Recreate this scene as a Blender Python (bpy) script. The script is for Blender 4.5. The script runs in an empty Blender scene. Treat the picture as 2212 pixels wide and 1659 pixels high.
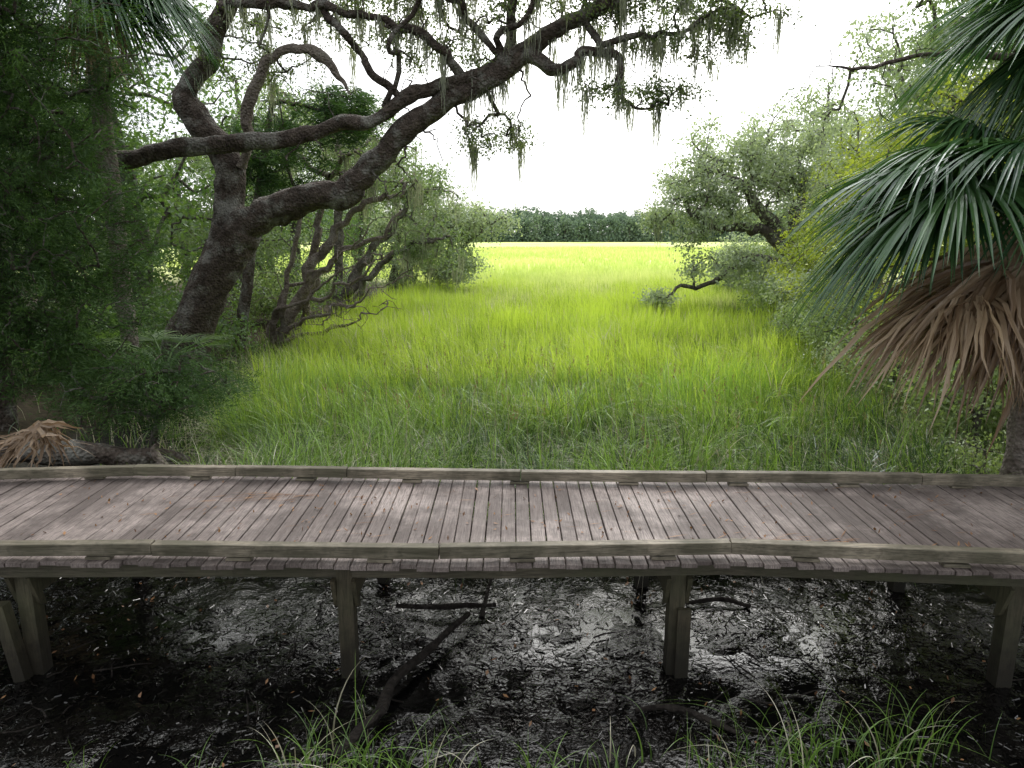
import bpy, math
import numpy as np
from mathutils import Vector

rng = np.random.default_rng(11)
scene = bpy.context.scene

# ------------------------------------------------------------------ helpers
class Mesh:
    """collects numpy geometry with several material slots, makes one object"""
    def __init__(s):
        s.V=[];s.F=[];s.M=[];s.var=[];s.n=0;s.S=[]
    def add(s,V,Q,var=0.5,mat=0,smooth=False):
        V=np.asarray(V,float).reshape(-1,3); Q=np.asarray(Q,int)
        if len(V)==0 or len(Q)==0: return
        s.V.append(V)
        s.F.append(Q+s.n)
        s.M.append(np.full(len(Q),mat)); s.S.append(np.full(len(Q),smooth))
        v=np.asarray(var,float)
        if v.ndim==0: v=np.full(len(V),float(v))
        s.var.append(v); s.n+=len(V)
    def build(s,name,mats,parent=None,loc=None):
        me=bpy.data.meshes.new(name)
        V=np.concatenate(s.V); me.vertices.add(len(V)); me.vertices.foreach_set('co',V.astype(np.float32).ravel())
        li=np.concatenate([f.ravel() for f in s.F]).astype(np.int32)
        tot=np.concatenate([np.full(len(f),f.shape[1]) for f in s.F])
        st=(np.cumsum(tot)-tot).astype(np.int32)
        me.loops.add(len(li)); me.loops.foreach_set('vertex_index',li)
        me.polygons.add(len(st)); me.polygons.foreach_set('loop_start',st)
        me.polygons.foreach_set('material_index',np.concatenate(s.M).astype(np.int32))
        me.polygons.foreach_set('use_smooth',np.concatenate(s.S).astype(bool))
        me.update(calc_edges=True)
        at=me.attributes.new('var','FLOAT','POINT'); at.data.foreach_set('value',np.concatenate(s.var).astype(np.float32))
        for m in mats: me.materials.append(m)
        me.validate()
        ob=bpy.data.objects.new(name,me); scene.collection.objects.link(ob)
        if parent: ob.parent=parent
        if loc is not None: ob.location=loc
        return ob

def empty(name,loc=(0,0,0)):
    e=bpy.data.objects.new(name,None); e.location=loc; e.empty_display_size=.3
    scene.collection.objects.link(e); return e

def unit(a):
    return a/np.maximum(np.linalg.norm(a,axis=-1,keepdims=True),1e-9)

_tab=rng.random((256,256))
def vnoise(x,y):
    xi=np.floor(x).astype(int); yi=np.floor(y).astype(int)
    fx=x-xi; fy=y-yi; fx=fx*fx*(3-2*fx); fy=fy*fy*(3-2*fy)
    a=_tab[xi%256,yi%256]; b=_tab[(xi+1)%256,yi%256]; c=_tab[xi%256,(yi+1)%256]; d=_tab[(xi+1)%256,(yi+1)%256]
    return (a*(1-fx)+b*fx)*(1-fy)+(c*(1-fx)+d*fx)*fy
def fbm(x,y,o=4):
    s=0;a=.5
    for i in range(o):
        s=s+a*vnoise(x*2**i+17.3*i,y*2**i+5.1*i); a*=.5
    return s
def sstep(a,b,x):
    t=np.clip((x-a)/(b-a),0,1); return t*t*(3-2*t)

def catmull(P,res=6):
    P=np.asarray(P,float)
    if len(P)<3:
        t=np.linspace(0,1,res+1)[:,None]; return P[0]*(1-t)+P[-1]*t
    A=np.vstack([2*P[0]-P[1],P,2*P[-1]-P[-2]])
    out=[]
    for i in range(1,len(A)-2):
        for k in range(res):
            t=k/res
            out.append(.5*((2*A[i])+(-A[i-1]+A[i+1])*t+(2*A[i-1]-5*A[i]+4*A[i+1]-A[i+2])*t*t+(-A[i-1]+3*A[i]-3*A[i+1]+A[i+2])*t**3))
    out.append(A[-2]); return np.array(out)

def tube(P,R,sides=8,rough=0.0):
    P=np.asarray(P,float); n=len(P); R=np.asarray(R,float)
    T=np.gradient(P,axis=0); T=unit(T)
    u=np.cross(T[0],[0.3,0.9,0.2]); u=u/np.linalg.norm(u)
    U=[u]
    for i in range(1,n):
        u=U[-1]-T[i]*np.dot(U[-1],T[i]); u=u/max(np.linalg.norm(u),1e-9); U.append(u)
    U=np.array(U); W=np.cross(T,U)
    a=np.linspace(0,2*np.pi,sides,endpoint=False)
    rr=R[:,None]*np.ones((1,sides))
    if rough>0:
        L=np.cumsum(np.r_[0,np.linalg.norm(np.diff(P,axis=0),axis=1)])
        ph=rng.random()*50
        rr=rr*(1+rough*2.2*(vnoise(L[:,None]*2.2+ph+0*a,(3+2.2*np.cos(a))[None,:]+0*L[:,None]+ph)-.5)
               +rough*1.4*(vnoise(L[:,None]*5.1+ph+0*a,(3+3.2*np.sin(a+1))[None,:]+0*L[:,None]+ph)-.5)
               +rough*1.8*(vnoise(L[:,None]*1.1+ph*2+0*a,(3+2.2*np.sin(a))[None,:]+0*L[:,None])-.5))
    V=P[:,None,:]+rr[...,None]*(np.cos(a)[None,:,None]*U[:,None,:]+np.sin(a)[None,:,None]*W[:,None,:])
    V=V.reshape(-1,3)
    i=np.arange(n-1)[:,None]*sides; j=np.arange(sides)[None,:]; k=(j+1)%sides
    Q=np.stack([i+j,i+k,i+sides+k,i+sides+j],-1).reshape(-1,4)
    return V,Q

def box(p0,p1):
    x0,y0,z0=p0;x1,y1,z1=p1
    V=[(x0,y0,z0),(x1,y0,z0),(x1,y1,z0),(x0,y1,z0),(x0,y0,z1),(x1,y0,z1),(x1,y1,z1),(x0,y1,z1)]
    return np.array(V,float),BOXQ
BOXQ=np.array([(0,3,2,1),(4,5,6,7),(0,1,5,4),(1,2,6,5),(2,3,7,6),(3,0,4,7)])

def leaves(C,L,W,upb=.6,axis=None,spread=1.0):
    n=len(C)
    a=rng.normal(size=(n,3)); a[:,2]-=.3
    if axis is not None: a=axis+a*spread
    a=unit(a)
    nn=rng.normal(size=(n,3)); nn[:,2]+=upb*2
    b=unit(np.cross(a,nn))
    L=L*(.6+.8*rng.random((n,1))); W=W*(.6+.8*rng.random((n,1)))
    V=np.stack([C-a*L*.5,C+b*W*.5-a*L*.05,C+a*L*.5,C-b*W*.5-a*L*.05],1).reshape(-1,3)
    Q=np.arange(4*n).reshape(-1,4)
    return V,Q

# ------------------------------------------------------------------ materials
def nodes(m):
    m.use_nodes=True; nt=m.node_tree; nt.nodes.clear(); return nt
def N(nt,t,**k):
    n=nt.nodes.new(t)
    for a,b in k.items(): setattr(n,a,b)
    return n
def mixc(nt,fac,a,b,blend='MIX'):
    n=N(nt,'ShaderNodeMix',data_type='RGBA',blend_type=blend)
    for s,v in ((n.inputs[0],fac),(n.inputs[6],a),(n.inputs[7],b)):
        if hasattr(v,'is_linked') or hasattr(v,'links'): nt.links.new(v,s)
        elif isinstance(v,(int,float)): s.default_value=v
        else: s.default_value=(*v,1)
    return n.outputs[2]
def ramp(nt,fac,p0,p1,c0=0,c1=1):
    n=N(nt,'ShaderNodeMapRange'); n.inputs[1].default_value=p0;n.inputs[2].default_value=p1
    n.inputs[3].default_value=c0;n.inputs[4].default_value=c1; nt.links.new(fac,n.inputs[0]); return n.outputs[0]
def noise(nt,scale,detail=4,vec=None,rough=.6):
    n=N(nt,'ShaderNodeTexNoise'); n.inputs['Scale'].default_value=scale; n.inputs['Detail'].default_value=detail
    n.inputs['Roughness'].default_value=rough
    if vec is not None: nt.links.new(vec,n.inputs['Vector'])
    return n.outputs[0]
def coords(nt,scale=(1,1,1)):
    g=N(nt,'ShaderNodeTexCoord'); m=N(nt,'ShaderNodeMapping'); m.inputs['Scale'].default_value=scale
    nt.links.new(g.outputs['Object'],m.inputs[0]); return m.outputs[0]

def leaf_mat(name,c1,c2,trans=.35,rough=.45,tcol=(1.3,1.4,.8),gloss=.05):
    m=bpy.data.materials.new(name); nt=nodes(m)
    at=N(nt,'ShaderNodeAttribute',attribute_name='var')
    c=mixc(nt,at.outputs['Fac'],c1,c2)
    tc=mixc(nt,at.outputs['Fac'],[a*b for a,b in zip(c1,tcol)],[a*b for a,b in zip(c2,tcol)])
    p=N(nt,'ShaderNodeBsdfDiffuse'); nt.links.new(c,p.inputs[0])
    t=N(nt,'ShaderNodeBsdfTranslucent'); nt.links.new(tc,t.inputs[0])
    mx=N(nt,'ShaderNodeMixShader'); mx.inputs[0].default_value=trans
    nt.links.new(p.outputs[0],mx.inputs[1]); nt.links.new(t.outputs[0],mx.inputs[2])
    res=mx.outputs[0]
    if gloss:
        gl=N(nt,'ShaderNodeBsdfGlossy'); gl.inputs['Roughness'].default_value=rough; gl.inputs[0].default_value=(.9,.95,1,1)
        m2=N(nt,'ShaderNodeMixShader'); m2.inputs[0].default_value=gloss
        nt.links.new(res,m2.inputs[1]); nt.links.new(gl.outputs[0],m2.inputs[2]); res=m2.outputs[0]
    o=N(nt,'ShaderNodeOutputMaterial'); nt.links.new(res,o.inputs[0]); return m

def bark_mat(name,dark,light,lich=(.34,.34,.31),lf=.5,scale=1.0):
    m=bpy.data.materials.new(name); nt=nodes(m)
    v=coords(nt)
    n1=noise(nt,7*scale,6,v,.65); n2=noise(nt,1.6*scale,6,v,.7)
    vo=N(nt,'ShaderNodeTexVoronoi'); vo.inputs['Scale'].default_value=18*scale; nt.links.new(v,vo.inputs['Vector'])
    c=mixc(nt,ramp(nt,n1,.35,.68),dark,light)
    c=mixc(nt,ramp(nt,vo.outputs['Distance'],.0,.35,.0,.4),c,dark)
    c=mixc(nt,ramp(nt,n2,.50,.64,0,lf),c,lich)
    p=N(nt,'ShaderNodeBsdfPrincipled'); nt.links.new(c,p.inputs['Base Color']); p.inputs['Roughness'].default_value=.85
    p.inputs['Specular IOR Level'].default_value=.2
    h=N(nt,'ShaderNodeMath',operation='ADD'); nt.links.new(n1,h.inputs[0]); nt.links.new(vo.outputs['Distance'],h.inputs[1])
    b=N(nt,'ShaderNodeBump'); b.inputs['Strength'].default_value=.9; b.inputs['Distance'].default_value=.06
    nt.links.new(h.outputs[0],b.inputs['Height']); nt.links.new(b.outputs[0],p.inputs['Normal'])
    o=N(nt,'ShaderNodeOutputMaterial'); nt.links.new(p.outputs[0],o.inputs[0]); return m

def wood_mat(name,stretch,dark,light,green=0.0,worn=.7,wet=False):
    m=bpy.data.materials.new(name); nt=nodes(m)
    at=N(nt,'ShaderNodeAttribute',attribute_name='var')
    co=N(nt,'ShaderNodeTexCoord'); mp=N(nt,'ShaderNodeMapping'); mp.inputs['Scale'].default_value=stretch
    nt.links.new(co.outputs['Object'],mp.inputs[0])
    off=N(nt,'ShaderNodeVectorMath',operation='SCALE'); off.inputs[0].default_value=(37,19,53)
    nt.links.new(at.outputs['Fac'],off.inputs['Scale'])
    ad=N(nt,'ShaderNodeVectorMath',operation='ADD'); nt.links.new(mp.outputs[0],ad.inputs[0]); nt.links.new(off.outputs[0],ad.inputs[1])
    g=noise(nt,1.0,6,ad.outputs[0],.7)
    mp2=N(nt,'ShaderNodeMapping'); mp2.inputs['Scale'].default_value=[s*3.2 for s in stretch]; nt.links.new(co.outputs['Object'],mp2.inputs[0])
    g2=noise(nt,1.0,4,mp2.outputs[0],.7)
    big=noise(nt,1.1,5,coords(nt),.65); fine=noise(nt,9,6,coords(nt),.75)
    c=mixc(nt,ramp(nt,g,.32,.68),dark,light)
    c=mixc(nt,ramp(nt,g2,.50,.66,0,.7),c,[x*.4 for x in dark])
    c=mixc(nt,ramp(nt,at.outputs['Fac'],0,1,.0,.6),c,[x*.6 for x in dark])
    c=mixc(nt,ramp(nt,big,.46,.64,0,worn),c,mixc(nt,ramp(nt,g2,.4,.6),[min(1,x*2.0) for x in light],[x*.9 for x in light]))
    c=mixc(nt,ramp(nt,fine,.55,.70,0,.6),c,[x*.5 for x in dark])
    if green: c=mixc(nt,ramp(nt,big,.3,.6,green,0),c,(.09,.10,.05))
    p=N(nt,'ShaderNodeBsdfPrincipled')
    if wet:
        g_=N(nt,'ShaderNodeNewGeometry'); sx=N(nt,'ShaderNodeSeparateXYZ'); nt.links.new(g_.outputs['Position'],sx.inputs[0])
        hh=N(nt,'ShaderNodeMath',operation='ADD'); nt.links.new(sx.outputs['Z'],hh.inputs[0]); nt.links.new(ramp(nt,fine,.3,.7,-.2,.2),hh.inputs[1])
        c=mixc(nt,ramp(nt,hh.outputs[0],.15,.75,.9,0),c,(.014,.012,.009))
    nt.links.new(c,p.inputs['Base Color'])
    nt.links.new(ramp(nt,big,.3,.7,.75,.5),p.inputs['Roughness']); p.inputs['Specular IOR Level'].default_value=.35
    b=N(nt,'ShaderNodeBump'); b.inputs['Strength'].default_value=.8; b.inputs['Distance'].default_value=.008
    nt.links.new(g,b.inputs['Height']); nt.links.new(b.outputs[0],p.inputs['Normal'])
    o=N(nt,'ShaderNodeOutputMaterial'); nt.links.new(p.outputs[0],o.inputs[0]); return m

M_bark=bark_mat('oak_bark',(.038,.029,.024),(.17,.135,.115),lf=.6)
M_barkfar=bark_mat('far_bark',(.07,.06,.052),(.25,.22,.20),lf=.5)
M_dead=bark_mat('dead_wood',(.12,.095,.08),(.38,.33,.29),lf=.3)
M_wet=bark_mat('wet_log',(.012,.009,.008),(.05,.042,.036),lf=0)
M_oak=leaf_mat('oak_leaf',(.05,.075,.028),(.17,.22,.075),.45)
M_oakfar=leaf_mat('oak_leaf_far',(.10,.15,.065),(.29,.37,.17),.42)  # lighter oak leaf copy, some distance haze put into the colour
M_oakhazy=leaf_mat('oak_leaf_hazy',(.21,.26,.17),(.45,.51,.35),.42)  # palest leaf copy: aerial haze is painted into the colour
M_forest=leaf_mat('forest_leaf',(.055,.11,.03),(.19,.29,.075),.45)
M_cedar=leaf_mat('cedar_needles',(.020,.048,.016),(.09,.165,.044),.3,gloss=.02)
M_yel=leaf_mat('myrtle_leaf',(.15,.21,.025),(.46,.50,.07),.45)
M_shrub=leaf_mat('shrub_leaf',(.12,.18,.055),(.34,.42,.16),.42)
M_moss=leaf_mat('spanish_moss',(.22,.23,.19),(.42,.43,.37),.35,gloss=0)
M_grass=leaf_mat('marsh_grass_blade',(.018,.048,.010),(.30,.47,.075),.42,rough=.35,tcol=(1.2,1.25,.8),gloss=.055)
M_tuft=leaf_mat('tuft_grass_blade',(.03,.075,.012),(.20,.34,.06),.42,rough=.4,tcol=(1.2,1.25,.8),gloss=.04)
M_grassmid=leaf_mat('marsh_grass_mid',(.09,.17,.02),(.52,.66,.10),.45,tcol=(1.2,1.2,.8),gloss=.03)  # brighter grass copy, open-marsh sunlight put into the colour
M_grassfar=leaf_mat('marsh_grass_far',(.46,.58,.15),(.72,.78,.33),.4,tcol=(1.1,1.1,.85),gloss=.03)  # brightest grass copy, glare of the sunlit far marsh put into the colour
M_straw=leaf_mat('dry_blade',(.22,.20,.12),(.70,.67,.53),.3,tcol=(1.1,1.05,.8))
M_seed=leaf_mat('reed_seed_head',(.16,.11,.06),(.34,.26,.15),.2,gloss=0)
M_palm=leaf_mat('palm_frond_green',(.022,.065,.026),(.09,.18,.06),.25,rough=.25,gloss=.06)
M_palmdead=leaf_mat('palm_frond_dead',(.20,.125,.07),(.58,.44,.30),.25,tcol=(1.1,1,.8))
M_far=leaf_mat('far_trees_hazy',(.13,.19,.14),(.25,.32,.22),.2,tcol=(1,1.1,.9),gloss=0)  # treeline haze painted in as a pale blue-green leaf colour
M_litter=leaf_mat('fallen_leaf',(.12,.05,.02),(.38,.20,.09),.1)
M_plank=wood_mat('plank_wood',(30,1.6,8),(.105,.081,.074),(.22,.183,.170),worn=.8)
M_rail=wood_mat('rail_wood',(1.4,26,26),(.07,.058,.042),(.22,.19,.145),green=.35)
M_beam=wood_mat('beam_wood_shaded',(1.4,26,26),(.05,.042,.03),(.12,.105,.075),green=.5,worn=.3)  # wood darkened to carry the shade under the deck overhang
M_post=wood_mat('post_wood',(24,24,1.4),(.035,.03,.02),(.11,.092,.06),green=.45,worn=.35,wet=True)

def gloss_dark(name,c1,c2,rough,spec,bump=None):
    m=bpy.data.materials.new(name); nt=nodes(m)
    at=N(nt,'ShaderNodeAttribute',attribute_name='var')
    c=mixc(nt,at.outputs['Fac'],c1,c2)
    p=N(nt,'ShaderNodeBsdfPrincipled'); nt.links.new(c,p.inputs['Base Color']); p.inputs['Roughness'].default_value=rough
    p.inputs['Specular IOR Level'].default_value=spec
    if bump:
        n=noise(nt,bump[0],4,coords(nt),.6); b=N(nt,'ShaderNodeBump'); b.inputs['Strength'].default_value=bump[1]; b.inputs['Distance'].default_value=.02
        nt.links.new(n,b.inputs['Height']); nt.links.new(b.outputs[0],p.inputs['Normal'])
    o=N(nt,'ShaderNodeOutputMaterial'); nt.links.new(p.outputs[0],o.inputs[0]); return m
M_debris=gloss_dark('wet_reed_debris',(.0025,.0022,.002),(.028,.025,.022),.10,.5)
M_water=gloss_dark('dark_puddle_water',(.002,.002,.002),(.003,.003,.003),.015,1.0,(14,.20))

def ground_mat():
    m=bpy.data.materials.new('ground_mud'); nt=nodes(m)
    g=N(nt,'ShaderNodeNewGeometry'); sx=N(nt,'ShaderNodeSeparateXYZ'); nt.links.new(g.outputs['Position'],sx.inputs[0])
    v=coords(nt)
    n1=noise(nt,9,5,v,.65); n3=noise(nt,.05,4,v); n4=noise(nt,1.2,4,v)
    n2=noise(nt,26,2,v,.5)
    mud=mixc(nt,ramp(nt,n1,.35,.7),(.002,.0018,.0018),(.007,.006,.0055))
    soil=mixc(nt,ramp(nt,n1,.3,.7),(.02,.017,.011),(.07,.058,.036))
    far=mixc(nt,ramp(nt,n3,.35,.65),(.48,.60,.16),(.72,.76,.34))  # distant marsh ground, sunlit brightness put into the colour
    bank=ramp(nt,sx.outputs['Z'],.14,.40)
    c=mixc(nt,bank,mud,soil)
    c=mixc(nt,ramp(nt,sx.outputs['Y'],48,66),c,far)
    p=N(nt,'ShaderNodeBsdfPrincipled'); nt.links.new(c,p.inputs['Base Color'])
    r=N(nt,'ShaderNodeMath',operation='MAXIMUM')
    dry=N(nt,'ShaderNodeMath',operation='MAXIMUM'); nt.links.new(bank,dry.inputs[0]); nt.links.new(ramp(nt,sx.outputs['Y'],9,14),dry.inputs[1])
    nt.links.new(ramp(nt,dry.outputs[0],0,1,.0,.95),r.inputs[0]); nt.links.new(ramp(nt,n4,.35,.65,.03,.08),r.inputs[1])
    nt.links.new(r.outputs[0],p.inputs['Roughness'])
    nt.links.new(ramp(nt,dry.outputs[0],0,1,.55,.1),p.inputs['Specular IOR Level'])
    b=N(nt,'ShaderNodeBump'); b.inputs['Distance'].default_value=.03
    ad=N(nt,'ShaderNodeMath',operation='ADD'); nt.links.new(n1,ad.inputs[0]); nt.links.new(n2,ad.inputs[1])
    nt.links.new(ad.outputs[0],b.inputs['Height']); b.inputs['Strength'].default_value=.35
    nt.links.new(b.outputs[0],p.inputs['Normal'])
    o=N(nt,'ShaderNodeOutputMaterial'); nt.links.new(p.outputs[0],o.inputs[0]); return m
M_ground=ground_mat()

# ------------------------------------------------------------------ terrain
def left_edge(y):
    y=np.asarray(y,float)
    return np.interp(y,[8,10,12,19,25,35,50,60,75,300],[-3.6,-4.0,-4.9,-6.8,-7.2,-6.8,-5.2,-9,-60,-220])+1.6*(vnoise(y*.45,y*0+3.5)-.5)
def right_edge(y):
    y=np.asarray(y,float)
    return np.interp(y,[8,12,20,30,45,60,75,300],[6.2,7.1,8.8,11.0,14.0,21,65,280])+2.4*(vnoise(y*.35,y*0+9.5)-.5)*sstep(9,13,y)
def bankL(y): return np.interp(y,[0,8,12,19,50,60,75,300],[-9,-6.2,-6.4,-7.2,-5.8,-10,-65,-230])
def bankR(y): return np.interp(y,[0,8,12,20,30,45,60,75,300],[9,7,7.5,9.2,11.6,14.6,22,70,290])
WZ=-.007
def gz(x,y):
    x=np.asarray(x,float);y=np.asarray(y,float)
    z=(fbm(x*2.3+40,y*2.3+40,4)-.46)*.085
    z=z+(fbm(x*9,y*9,3)-.42)*.05
    z=z+.65*sstep(0,3.5,bankL(y)-x)*(1+.4*(fbm(x*.5,y*.5,3)-.5))+.5*sstep(0,3.5,x-bankR(y))
    z=z+.8*sstep(52,75,y)*(1-sstep(300,330,y))+.15*(fbm(x*.06,y*.06,3)-.5)*sstep(60,90,y)
    return z
xf=np.arange(-8,8.01,.05); k=8+np.cumsum(.15*1.13**np.arange(62)); xs=np.r_[-k[::-1],xf,k]
yf=np.arange(3.5,9.01,.05); k2=9+np.cumsum(.12*1.045**np.arange(150)); k3=3.5-np.cumsum(.15*1.17**np.arange(40))
ys=np.r_[k3[::-1],yf,k2]
X,Y=np.meshgrid(xs,ys); Z=gz(X,Y)
nx=len(xs);ny=len(ys)
I=(np.arange(ny-1)[:,None]*nx+np.arange(nx-1)[None,:]).ravel()
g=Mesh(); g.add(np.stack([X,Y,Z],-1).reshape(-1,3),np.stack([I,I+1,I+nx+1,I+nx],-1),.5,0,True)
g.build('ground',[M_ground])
m=Mesh(); m.add([(-9,-2,WZ),(9,-2,WZ),(9,9.6,WZ),(-7,9.6,WZ)],[(0,1,2,3)],.5,0); m.build('puddle_water',[M_water])

# ------------------------------------------------------------------ boardwalk
DZ=1.2
near_x=[-9,-6.5,-4.5,-3.15,-.63,1.92,4.37,9]; near_y=[5.55,5.74,5.83,5.82,5.75,5.84,5.62,5.2]
far_x=[-9,-7,-5.9,-4.9,-3,0,2,5.75,9];      far_y=[7.2,7.6,7.84,7.98,7.93,7.80,7.75,7.64,7.4]
ny_=lambda x:np.interp(x,near_x,near_y)
fy_=lambda x:np.interp(x,far_x,far_y)
walk=empty('boardwalk')
m=Mesh(); pitch=.1435; x=-9
while x<9:
    w=.1365-.006*rng.random()
    xa,xb=x,x+w
    fan=lambda q: q*1.015
    z=DZ+rng.normal()*.0028; th=.038
    ya=ny_(x+w/2)-.09+rng.normal()*.018; yb=fy_(fan(x)+w/2)+.07+rng.normal()*.012
    tw=rng.normal()*.003; sk_=rng.normal()*.003
    P=np.array([(xa,ya,z-th),(xb,ya,z-th),(fan(xb)+sk_,yb,z-th),(fan(xa)+sk_,yb,z-th),(xa,ya,z+tw),(xb,ya,z-tw),(fan(xb)+sk_,yb,z-tw),(fan(xa)+sk_,yb,z+tw)])
    e=.005
    top=P[4:].copy(); top[[0,3],0]+=e; top[[1,2],0]-=e
    low=P[4:].copy(); low[:,2]-=e
    V=np.vstack([P[:4],low,top])
    Q=[(0,3,2,1)]+[(i,(i+1)%4,4+(i+1)%4,4+i) for i in range(4)]+[(4+i,4+(i+1)%4,8+(i+1)%4,8+i) for i in range(4)]+[(8,9,10,11)]
    m.add(V,Q,rng.random()**1.3)
    x+=pitch
m.build('deck_planks',[M_plank],walk)

def beam(m,p,q,w,z0,z1,var=None,e=.006):
    p=np.array(p,float);q=np.array(q,float); d=(q-p)/np.linalg.norm(q-p); n=np.array([-d[1],d[0]])*w/2
    c=[p-n,q-n,q+n,p+n]
    ins=[p-n+(n/w*2)*e+d*e,q-n+(n/w*2)*e-d*e,q+n-(n/w*2)*e-d*e,p+n-(n/w*2)*e+d*e]
    V=[(*a,z0) for a in c]+[(*a,z1-e) for a in c]+[(*a,z1) for a in ins]
    Q=[(0,3,2,1)]+[(i,(i+1)%4,4+(i+1)%4,4+i) for i in range(4)]+[(4+i,4+(i+1)%4,8+(i+1)%4,8+i) for i in range(4)]+[(8,9,10,11)]
    m.add(V,Q,rng.random() if var is None else var)
m=Mesh()
for js,f,off in (([-9,-6.5,-5.65,-3.15,-.63,1.92,4.37,6.8,9],ny_,0.0),([-9,-7,-5.9,-4.4,-3.2,-1.9,.1,2.2,4.6,6.9,9],fy_,-.05)):
    for a,b in zip(js[:-1],js[1:]):
        dz=rng.normal()*.006
        beam(m,(a+.005,f(a)+off),(b-.005,f(b)+off),.10,DZ+.050+dz,DZ+.158+dz)
    xx=-8.7
    while xx<8.8:
        beam(m,(xx,f(xx)+off),(xx+.22,f(xx+.22)+off),.094,DZ+.008,DZ+.036); xx+=1.24
m.build('curb_rails',[M_rail],walk)
m=Mesh()
for a,b in zip([-9,-5.6,-2.5,-.1,1.9,4.6],[-5.6,-2.5,-.1,1.9,4.6,9]):
    beam(m,(a,ny_(a)+.10),(b,ny_(b)+.10),.06,DZ-.20,DZ-.050)
    beam(m,(a,ny_(a)+1.0),(b,ny_(b)+1.0),.06,DZ-.20,DZ-.050)
    beam(m,(a,fy_(a)-.08),(b,fy_(b)-.08),.06,DZ-.20,DZ-.050)
m.build('stringers',[M_beam],walk)
m=Mesh()
def post(m,x,y,s=.15,lean=0,top=DZ-.055):
    zb=-.25
    V=[(x+lean-s/2,y-s/2,zb),(x+lean+s/2,y-s/2,zb),(x+lean+s/2,y+s/2,zb),(x+lean-s/2,y+s/2,zb),
       (x-s/2,y-s/2,top),(x+s/2,y-s/2,top),(x+s/2,y+s/2,top),(x-s/2,y+s/2,top)]
    m.add(V,BOXQ,rng.random())
for px_,lean in ((-4.42,-.0),(-1.50,.0),(1.50,0),(4.42,0),(-7.3,0),(7.3,0)):
    yn=ny_(px_)+.15; yf_=fy_(px_)-.15
    post(m,px_,yn,.14,lean); post(m,px_,yf_,.14)
    for sx in (-1,1):
        beam(m,(px_+sx*.094,yn-.02),(px_+sx*.094,yf_+.10),.040,DZ-.40,DZ-.205)
        xb=px_+sx*.094
        V=[(xb-.019,yn-.03,DZ-.50),(xb+.019,yn-.03,DZ-.50),(xb+.019,yn+.05,DZ-.55),(xb-.019,yn+.05,DZ-.55),
           (xb-.019,yn-.13,DZ-.21),(xb+.019,yn-.13,DZ-.21),(xb+.019,yn-.025,DZ-.21),(xb-.019,yn-.025,DZ-.21)]
        m.add(V,BOXQ,rng.random())
V,Q=box((1.50,ny_(1.5)+.030,-.15),(1.62,ny_(1.5)+.076,.68)); m.add(V,Q,.95)
post(m,-4.60,ny_(-4.6)+.02,.11,.14,top=.75)
m.build('support_posts',[M_post],walk)

# ------------------------------------------------------------------ trees
def chain(a,b,k,wig):
    t=np.linspace(0,1,k+1)[1:,None]; L=np.linalg.norm(b-a)
    off=rng.normal(size=(k,3)); off=np.cumsum(off,0)/math.sqrt(k)
    off-=off[-1]*t
    arch=np.array([0,0,1.0])*np.sin(t*np.pi)*L*.10
    return a*(1-t)+b*t+off*L*wig+arch

def grow(M,limbs,attract,r0=.012,wig=.13,mat=0,sides=5,maxr=.25,step=.45):
    P=[np.asarray(l) for l in limbs]
    n0=sum(len(p) for p in P)
    cap=n0+len(attract)*14+10
    A=np.zeros((cap,3)); par=np.full(cap,-1); A[:n0]=np.vstack(P); n=n0
    att=np.array(attract)
    d=np.array([np.min(np.linalg.norm(A[:n0]-a,axis=1)) for a in att])
    chains=[]
    for i in np.argsort(d):
        a=att[i]; D=np.linalg.norm(A[:n]-a,axis=1); j=int(np.argmin(D)); L=D[j]
        k=int(np.clip(L/step,2,12)); C=chain(A[j],a,k,wig)
        ids=[j]
        for c in C:
            if n>=cap: break
            A[n]=c; par[n]=ids[-1]; ids.append(n); n+=1
        chains.append(ids)
    w=np.zeros(n)
    for ids in chains: w[ids[-1]]+=1
    for i in range(n-1,n0-1,-1):
        if par[i]>=0: w[par[i]]+=w[i]
    R=np.minimum(r0*np.maximum(w,.5)**.5,maxr)
    for ids in chains:
        rr=R[ids].copy(); rr[0]=min(rr[0],rr[1]*1.3)
        V,Q=tube(A[ids],rr,sides); M.add(V,Q,.5,mat,True)
    return A[n0:n]

def sample_blob(b):
    cx,cy,cz,rx,ry,rz,n=b[:7]
    d=unit(rng.normal(size=(n,3))); r=rng.random((n,1))**.42
    lump=.75+.5*vnoise(d[:,0]*2.3+cx*3+50,d[:,2]*2.3+cy+d[:,1]*1.5+50)[:,None]
    return np.array([cx,cy,cz])+d*r*lump*np.array([rx,ry,rz])

def puffs(M,C,m,sig,L,W,mat,axis=None):
    n=len(C)
    tone=.6*rng.random(n)+.8*(fbm(C[:,0]*.9+C[:,1]*.5+30,C[:,2]*.9+30,2)-.2)
    cc=np.repeat(C,m,0)+rng.normal(size=(n*m,3))*np.array([sig,sig,sig*.6])
    V,Q=leaves(cc,L,W)
    var=np.repeat(np.clip(np.repeat(tone,m)*.65+rng.random(n*m)*.4,0,1),4)
    M.add(V,Q,var,mat)

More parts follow.
